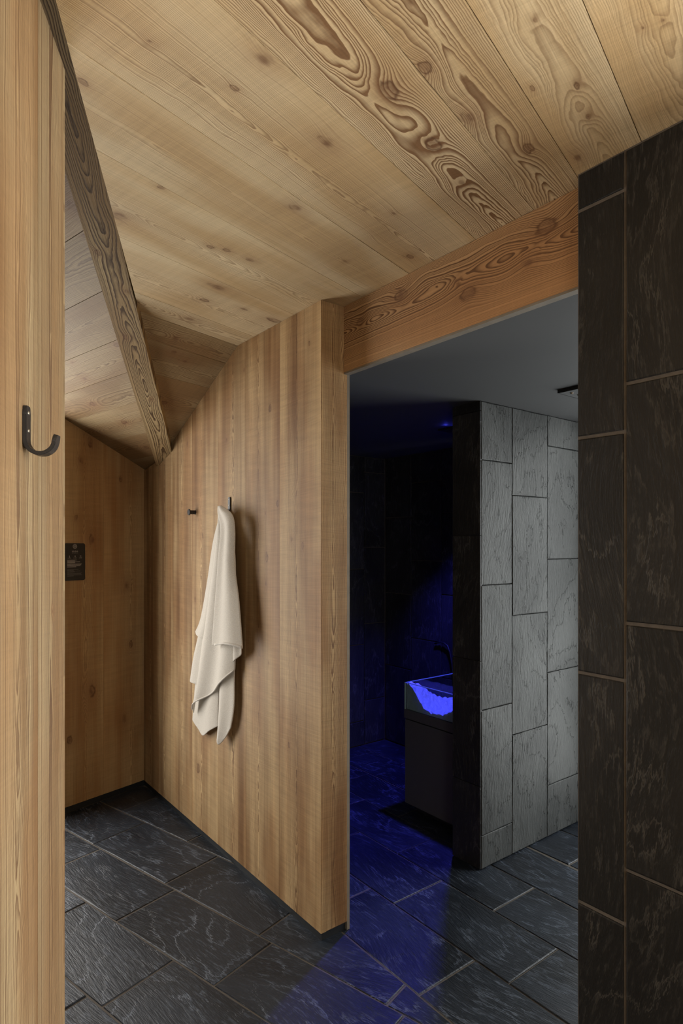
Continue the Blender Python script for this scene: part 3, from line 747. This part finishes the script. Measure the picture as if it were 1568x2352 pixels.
TOWEL = {
 'B1': (0.022, [(2.6785, 1.684), (2.8334, 1.2865), (2.937, 0.9452), (2.98, 0.713), (3.0019, 0.5882)], [(2.6417, 1.6821), (2.6738, 1.191), (2.6878, 0.8545), (2.6971, 0.7268), (2.7018, 0.6248)], [(3.0019, 0.5882), (2.937, 0.5604), (2.8639, 0.5383), (2.7738, 0.5864), (2.7018, 0.6248)]),
 'B2': (0.034, [(2.6312, 1.6812), (2.6403, 1.1946), (2.6633, 0.9019), (2.6726, 0.7338), (2.6819, 0.5941)], [(2.5996, 1.6755), (2.5253, 1.2042), (2.5167, 0.886), (2.521, 0.7555), (2.5511, 0.6545)], [(2.6819, 0.5941), (2.6633, 0.5655), (2.6449, 0.5536), (2.5952, 0.6012), (2.5511, 0.6545)]),
 'B3': (0.034, [(2.6587, 1.6846), (2.7292, 1.5254), (2.7976, 1.3321), (2.8788, 1.135), (2.9475, 1.0547)], [(2.6221, 1.6828), (2.6495, 1.5041), (2.696, 1.2947), (2.7437, 1.1222), (2.7778, 1.0331)], [(2.9475, 1.0547), (2.9261, 1.0437), (2.8788, 1.0404), (2.8276, 1.0356), (2.7778, 1.0331)]),
 'B4': (0.028, [(2.6663, 1.6852), (2.7955, 1.3104), (2.9078, 1.0609), (2.9773, 0.9176), (3.0179, 0.7885)], [(2.6296, 1.6834), (2.6848, 1.3159), (2.7563, 1.0779), (2.8054, 0.9211), (2.8305, 0.7869)], [(3.0179, 0.7885), (2.9718, 0.7877), (2.9236, 0.7874), (2.8765, 0.7871), (2.8305, 0.7869)]),
 'F': (0.045, [(2.6362, 1.6872), (2.7157, 1.4412), (2.8139, 1.116), (2.9014, 0.7982), (2.944, 0.6343)], [(2.5513, 1.6788), (2.4913, 1.4842), (2.4829, 1.2479), (2.4871, 1.0701), (2.4997, 0.93)], [(2.944, 0.6343), (2.8857, 0.7021), (2.7544, 0.7674), (2.6135, 0.848), (2.4997, 0.93)]),
 'G': (0.072, [(2.5723, 1.6868), (2.559, 1.574), (2.5812, 1.4235), (2.622, 1.1985), (2.6544, 1.0253)], [(2.537, 1.683), (2.4476, 1.6202), (2.4352, 1.4073), (2.3985, 1.2555), (2.3665, 1.0497)], [(2.6544, 1.0253), (2.5812, 1.0389), (2.5024, 1.055), (2.4228, 1.0575), (2.3665, 1.0497)]),
 'G2': (0.042, [(2.6015, 1.6753), (2.5355, 1.404), (2.5098, 1.206), (2.5013, 1.068), (2.5055, 0.9683)], [(2.566, 1.6655), (2.497, 1.405), (2.4594, 1.2494), (2.4348, 1.1346), (2.4226, 1.039)], [(2.5055, 0.9683), (2.476, 0.9787), (2.447, 0.9967), (2.4266, 1.0152), (2.4226, 1.039)]),
}
def lerp_poly(pts, t):
    n = len(pts) - 1
    x = min(max(t, 0.0), 1.0) * n
    i = min(int(x), n - 1); f = x - i
    # Catmull-Rom
    p0 = pts[max(i - 1, 0)]; p1 = pts[i]; p2 = pts[i + 1]; p3 = pts[min(i + 2, n)]
    return tuple(0.5 * (2 * b + (c - a) * f + (2 * a - 5 * b + 4 * c - d) * f * f + (3 * b - a - 3 * c + d) * f ** 3) for a, b, c, d in zip(p0, p1, p2, p3))
def towel():
    vs, fs = [], []
    hems = []
    for nm, (o0, lc, rc, bt) in TOWEL.items():
        nu, nv = 18, 46
        base = len(vs)
        rnd = random.Random(nm)
        ph = rnd.uniform(0, 6)
        lc = [(2.628, 1.684)] + lc[1:]; rc = [(2.590, 1.683)] + rc[1:]
        tl, tr = lc[0], rc[0]
        gridp = []
        for j in range(nv + 1):
            t = j / nv
            l = lerp_poly(lc, t); r = lerp_poly(rc, t)
            row = []
            for i in range(nu + 1):
                s = i / nu
                tp = tuple(a + (b - a) * s for a, b in zip(tl, tr))
                bo = lerp_poly(bt, s)
                bl = tuple(lc[-1][k] * (1 - s) + rc[-1][k] * s for k in (0, 1))
                q = tuple(l[k] * (1 - s) + r[k] * s + (bo[k] - bl[k]) * t ** 3 for k in (0, 1))
                edge = 1 - abs(2 * s - 1) ** 3
                amp = 0.006 + 0.014 * t
                fold = math.sin(s * (11.0 if nm == 'F' else 7.0) + ph + 1.2 * t) * amp * (0.4 + 0.6 * edge) + math.sin(s * 3.1 + ph * 2) * 0.005 * t
                out = o0 + (edge - 0.6) * 0.012 + fold * (0.8 if nm == 'F' else 0.6 if nm == 'G' else 0.35)
                if t < 0.12: out = out * (t / 0.12) + (0.052 + 0.006 * edge) * (1 - t / 0.12)
                if nm == 'G': out += 0.014 * (1 - s) ** 3 * min(1.0, t * 3)
                out = max(out, 0.008)
                row.append(R(q[0], 1.339 - out, q[1]))
            gridp.append(row)
        for row in gridp: vs += row
        for j in range(nv):
            for i in range(nu):
                k = base + j * (nu + 1) + i
                fs.append((k, k + 1, k + nu + 2, k + nu + 1))
        if nm in ('F', 'G'): hems.append(gridp)
    root = mesh_obj('towel', vs, fs, M['towel'], None, None, True)
    bm = bmesh.new(); bm.from_mesh(root.data)
    bmesh.ops.recalc_face_normals(bm, faces=bm.faces); bm.to_mesh(root.data); bm.free()
    sol = root.modifiers.new('thickness', 'SOLIDIFY'); sol.thickness = 0.005; sol.offset = 0
    sub = root.modifiers.new('soft', 'SUBSURF'); sub.levels = 1; sub.render_levels = 1
    tag(root, 'white terry towel hanging in folds from its hook', 'towel')
    for gp in hems:
        bm = bmesh.new()
        r0 = [bm.verts.new(p + nB * 0.0036) for p in gp[-2][2:]]
        r1 = [bm.verts.new(p + nB * 0.0036 - Vector((0, 0, 0.0015))) for p in gp[-1][2:]]
        for i in range(len(r0) - 1): bm.faces.new((r0[i], r0[i + 1], r1[i + 1], r1[i]))
        h = bm_obj('hem', bm, M['hem'], root, True)
        s2 = h.modifiers.new('thickness', 'SOLIDIFY'); s2.thickness = 0.003; s2.offset = 0
towel()

def sign():
    v0, v1, z0, z1 = 1.7540, 1.8762, 1.3000, 1.5100
    vm = 1.8146
    root = empty('sauna_sign', 'small black rounded sign with white print on the back plank wall', 'sign', None, L(3.30, vm, 1.405))
    eu = Vector((-U.x, -U.y, 0)); ev = Vector((V.x, V.y, 0)); ez = Vector((0, 0, 1))
    def put(x, z, d): return ev * x + ez * (z - 1.405) + eu * d
    def slab(name, pts, d0, d1, mat, parent=root):
        n = len(pts)
        vs = [put(x, z, d0) for x, z in pts] + [put(x, z, d1) for x, z in pts]
        fs = [tuple(range(n - 1, -1, -1)), tuple(range(n, 2 * n))] + [(i, (i + 1) % n, n + (i + 1) % n, n + i) for i in range(n)]
        o = mesh_obj(name, vs, fs, mat, parent)
        bm = bmesh.new(); bm.from_mesh(o.data); bmesh.ops.recalc_face_normals(bm, faces=bm.faces); bm.to_mesh(o.data); bm.free()
        return o
    hw = v1 - vm; r = 0.011
    pts = []
    for cx, cz, a0 in ((hw - r, z1 - r, 0), (-hw + r, z1 - r, 90), (-hw + r, z0 + r, 180), (hw - r, z0 + r, 270)):
        for k in range(6):
            a = math.radians(a0 + 18 * k); pts.append((cx + r * math.cos(a), cz + r * math.sin(a)))
    pan = slab('panel', pts, 0.0005, 0.005, M['sign'])
    def ring(x, z, ro, ri, mat, seg=24):
        vs, fs = [], []
        for k in range(seg):
            a = 2 * math.pi * k / seg
            vs += [put(x + ro * math.cos(a), z + ro * math.sin(a), 0.0054), put(x + ri * math.cos(a), z + ri * math.sin(a), 0.0054)]
        for k in range(seg):
            j = (k + 1) % seg; fs.append((2 * k, 2 * j, 2 * j + 1, 2 * k + 1))
        return mesh_obj('emblem_ring', vs, fs, mat, pan)
    ring(0, 1.4926, 0.0128, 0.0112, M['print']); ring(0, 1.4926, 0.0092, 0.0078, M['print']); ring(0, 1.4926, 0.0055, 0.0040, M['print'], 12)
    ring(0, 1.4926, 0.0016, 0.0004, M['print'], 8)
    cu = bpy.data.curves.new('title', 'FONT'); cu.body = 'SAUNA'; cu.size = 0.0112; cu.align_x = 'CENTER'
    for body, z, mt, nm in (('SAUNA', 1.4610, 'print', 'title'), ('SAUNA', 1.4520, 'print_dim', 'subtitle')):
        cu.body = body
        tmp = bpy.data.objects.new('tmp', cu); col.objects.link(tmp)
        dg = bpy.context.evaluated_depsgraph_get()
        me = bpy.data.meshes.new_from_object(tmp.evaluated_get(dg))
        bpy.data.objects.remove(tmp)
        for v in me.vertices: v.co = put(v.co.x, z + v.co.y, 0.0054)
        me.materials.clear(); me.materials.append(M[mt])
        o = bpy.data.objects.new(nm, me); col.objects.link(o); o.parent = pan
    def bar(x0, x1, z, h, mat, nm='text_line'):
        return mesh_obj(nm, [put(x0, z, 0.0054), put(x1, z, 0.0054), put(x1, z + h, 0.0054), put(x0, z + h, 0.0054)], [(0, 1, 2, 3)], mat, pan)
    # three pictograms with short captions
    bar(-0.0335, -0.0315, 1.4330, 0.0085, M['print'], 'pictogram_stem'); ring(-0.0325, 1.4325, 0.0022, 0.0008, M['print'], 10)
    ring(0.0010, 1.4370, 0.0034, 0.0016, M['print'], 12)
    ring(0.0335, 1.4370, 0.0044, 0.0032, M['print'], 14)
    for x in (-0.033, 0.001, 0.0335):
        bar(x - 0.0095, x - 0.004, 1.4262, 0.0022, M['print'], 'caption'); bar(x - 0.002, x + 0.0085, 1.4262, 0.0026, M['print'], 'caption')
    lines = [(0.056, 1.4140), (0.046, 1.4088), (0.076, 1.4040), (0.046, 1.3988), (0.086, 1.3916), (0.083, 1.3866), (0.077, 1.3814), (0.053, 1.3758)]
    for k, (w, z) in enumerate(lines): bar(-0.0455, -0.0455 + w, z, 0.0026, M['print'])
    lines = [(0.067, 1.3616), (0.039, 1.3568), (0.077, 1.3522), (0.043, 1.3470), (0.088, 1.3400), (0.082, 1.3352), (0.087, 1.3300), (0.038, 1.3248)]
    for k, (w, z) in enumerate(lines): bar(-0.0455, -0.0455 + w, z, 0.0022, M['print_dim'])
sign()

# ------------------------------------------------------------------ ice fountain in the washroom
def fountain():
    root = empty('ice_fountain', 'anthracite ice fountain cabinet with glass-walled tray in blue light', 'ice fountain', None, R(2.27, 2.7, 0))
    off = R(2.27, 2.7, 0)
    def b(name, p0, p1, q0, q1, z0, z1, mat, parent=root):
        return box(name, R(p0, q0, z0) - off, R(p1 - p0, 0), R(0, q1 - q0), (0, 0, z1 - z0), mat, parent)
    P0, P1, Q0, Q1 = 2.016, 2.523, 2.382, 2.98
    b('cabinet', P0 + 0.004, P1 - 0.004, Q0 + 0.004, Q1, 0.045, 0.516, M['cabinet'])
    b('plinth', P0 + 0.03, P1 - 0.05, Q0 + 0.05, Q1 - 0.03, 0.001, 0.045, M['black'])
    b('tray_rim', P0, P1, Q0, Q0 + 0.022, 0.524, 0.574, M['cabinet'])
    b('tray_rim', P1 - 0.022, P1, Q0 + 0.022, Q1, 0.524, 0.574, M['cabinet'])
    b('tray_rim', P0, P1 - 0.022, Q1 - 0.022, Q1, 0.524, 0.574, M['cabinet'])
    b('tray_rim', P0, P0 + 0.022, Q0 + 0.022, Q1 - 0.022, 0.524, 0.574, M['cabinet'])
    b('tray_bottom', P0 + 0.022, P1 - 0.022, Q0 + 0.022, Q1 - 0.022, 0.517, 0.535, M['black'])
    b('glass_panel', P1 - 0.014, P1 - 0.004, Q0 + 0.002, Q1 - 0.004, 0.5745, 0.722, M['glass'])
    b('glass_panel', P0 + 0.004, P1 - 0.0145, Q0 + 0.002, Q0 + 0.012, 0.5745, 0.722, M['glass'])
    b('glass_edge_glow', P1 - 0.0142, P1 - 0.0038, Q0 + 0.0015, Q1 - 0.004, 0.722, 0.7245, M['glass_edge_glow'])
    b('glass_edge_glow', P0 + 0.004, P1 - 0.0145, Q0 + 0.0018, Q0 + 0.0122, 0.722, 0.7245, M['glass_edge_glow'])
    b('glass_edge_glow', P1 - 0.0142, P1 - 0.0038, Q0 - 0.0005, Q0 + 0.0018, 0.5745, 0.7245, M['glass_edge_glow'])
    # crushed ice heaped in the tray
    n1, n2 = 34, 40
    vs, fs = [], []
    rnd = random.Random(3)
    p0, p1, q0, q1 = P0 + 0.006, P1 - 0.0155, Q0 + 0.0135, Q1 - 0.006
    for j in range(n2 + 1):
        for i in range(n1 + 1):
            p = p0 + (p1 - p0) * i / n1; q = q0 + (q1 - q0) * j / n2
            h1 = 0.135 * math.exp(-(((p - p1) / 0.10) ** 2 + ((q - q0 - 0.02) / 0.17) ** 2))
            h2 = 0.10 * math.exp(-(((p - 2.08) / 0.12) ** 2 + ((q - 2.47) / 0.16) ** 2))
            z = 0.584 + h1 + h2 + rnd.uniform(-.006, .008)
            vs.append(R(p, q, z))
    for j in range(n2):
        for i in range(n1):
            k = j * (n1 + 1) + i
            fs.append((k, k + 1, k + n1 + 2, k + n1 + 1))
    rim = [i for i in range(n1 + 1)] + [j * (n1 + 1) + n1 for j in range(1, n2 + 1)] + [n2 * (n1 + 1) + i for i in range(n1 - 1, -1, -1)] + [j * (n1 + 1) for j in range(n2 - 1, 0, -1)]
    b0 = len(vs)
    vs += [Vector((vs[k].x, vs[k].y, 0.5755)) for k in rim]
    for k in range(len(rim)):
        k2 = (k + 1) % len(rim)
        fs.append((rim[k], rim[k2], b0 + k2, b0 + k))
    fs.append(tuple(range(b0, b0 + len(rim))))
    ice = mesh_obj('crushed_ice', vs, fs, M['ice'])
    bm = bmesh.new(); bm.from_mesh(ice.data); bmesh.ops.recalc_face_normals(bm, faces=bm.faces); bm.to_mesh(ice.data); bm.free()
    tag(ice, 'glowing blue heap of crushed ice in the fountain tray', 'ice', 'stuff')
fountain()

# ------------------------------------------------------------------ ceiling lamp, shower head, hose, drain
def lamp():
    root = empty('blue_ceiling_lamp', 'square black ceiling lamp plate glowing blue above the ice fountain', 'lamp', None, R(2.235, 2.62, ZF))
    def b(name, h, z0, z1, mat):
        return box(name, eA * -h + eB * -h + Vector((0, 0, z0)), eA * 2 * h, eB * 2 * h, (0, 0, z1 - z0), mat, root)
    b('mount', 0.06, -0.018, -0.0005, M['black'])
    b('glow_strip', 0.075, -0.020, -0.018, M['lamp'])
    b('plate', 0.13, -0.030, -0.0205, M['black'])
    box('lens', eA * 0.07 + eB * -0.005 + Vector((0, 0, -0.032)), eA * 0.05, eB * 0.05, (0, 0, 0.0018), M['lamp'], root)
    d = bpy.data.lights.new('blue_spot', 'SPOT')
    d.energy = 125; d.color = (0.07, 0.07, 1.0); d.spot_size = math.radians(96); d.spot_blend = 0.5; d.shadow_soft_size = 0.035
    o = bpy.data.objects.new('blue_spot', d); col.objects.link(o)
    o.location = eA * 0.095 + eB * 0.02 + Vector((0, 0, -0.045)); o.parent = root
    d = bpy.data.lights.new('blue_upglow', 'POINT')
    d.energy = 0.03; d.color = (0.06, 0.07, 1.0); d.shadow_soft_size = 0.01
    o = bpy.data.objects.new('blue_upglow', d); col.objects.link(o)
    o.location = eA * 0.10 + eB * -0.1 + Vector((0, 0, -0.012)); o.parent = root
lamp()
def shower():
    root = empty('rain_shower_head', 'flat square shower plate with nozzles on the grey ceiling', 'shower head', None, R(1.36, 2.48, ZF))
    box('plate', eA * -0.15 + eB * -0.15 + Vector((0, 0, -0.014)), eA * 0.3, eB * 0.3, (0, 0, 0.0135), M['plaster'], root)
    for s in (-1, 1):
        box('plate_edge', eA * (-0.152 if s < 0 else 0.148) + eB * -0.152 + Vector((0, 0, -0.015)), eA * 0.004, eB * 0.304, (0, 0, 0.0145), M['black'], root)
        box('plate_edge', eA * -0.148 + eB * (-0.152 if s < 0 else 0.148) + Vector((0, 0, -0.015)), eA * 0.296, eB * 0.004, (0, 0, 0.0145), M['black'], root)
    for i in range(5):
        for j in range(5):
            bm = bmesh.new()
            bmesh.ops.create_cone(bm, cap_ends=True, segments=8, radius1=0.006, radius2=0.008, depth=0.005)
            bmesh.ops.translate(bm, verts=bm.verts, vec=eA * (-0.11 + 0.055 * i) + eB * (-0.11 + 0.055 * j) + Vector((0, 0, -0.0167)))
            bm_obj('nozzle', bm, M['screw'], root)
shower()
bm = bmesh.new()
tube_path(bm, [R(p, q, z) for p, q, z in ((2.99, 3.118, 0.812), (2.9455, 3.116, 0.8242), (2.9047, 3.114, 0.8264), (2.8685, 3.114, 0.8102), (2.8447, 3.114, 0.7659), (2.825, 3.114, 0.6802), (2.815, 3.114, 0.55), (2.80, 3.114, 0.35), (2.80, 3.114, 0.1), (2.80, 3.114, 0.015))], 0.006, 10)
hose = bm_obj('water_hose', bm, M['hose'], None, True)
tag(hose, 'black hose curving down the rear slate wall', 'hose')
dr = empty('floor_drain', 'narrow black slot drain in the blue-lit slate floor', 'drain', None, R(2.8, 2.581, 0))
for k, (p0, p1) in enumerate(((-0.75, 0.70),)):
    box('channel', eA * p0 + eB * -0.0055 + Vector((0, 0, -0.010)), eA * (p1 - p0), eB * 0.011, (0, 0, 0.004), M['black'], dr)
    for s in (-0.0062, 0.0052): box('lip', eA * p0 + eB * s + Vector((0, 0, -0.006)), eA * (p1 - p0), eB * 0.001, (0, 0, 0.005), M['black'], dr)
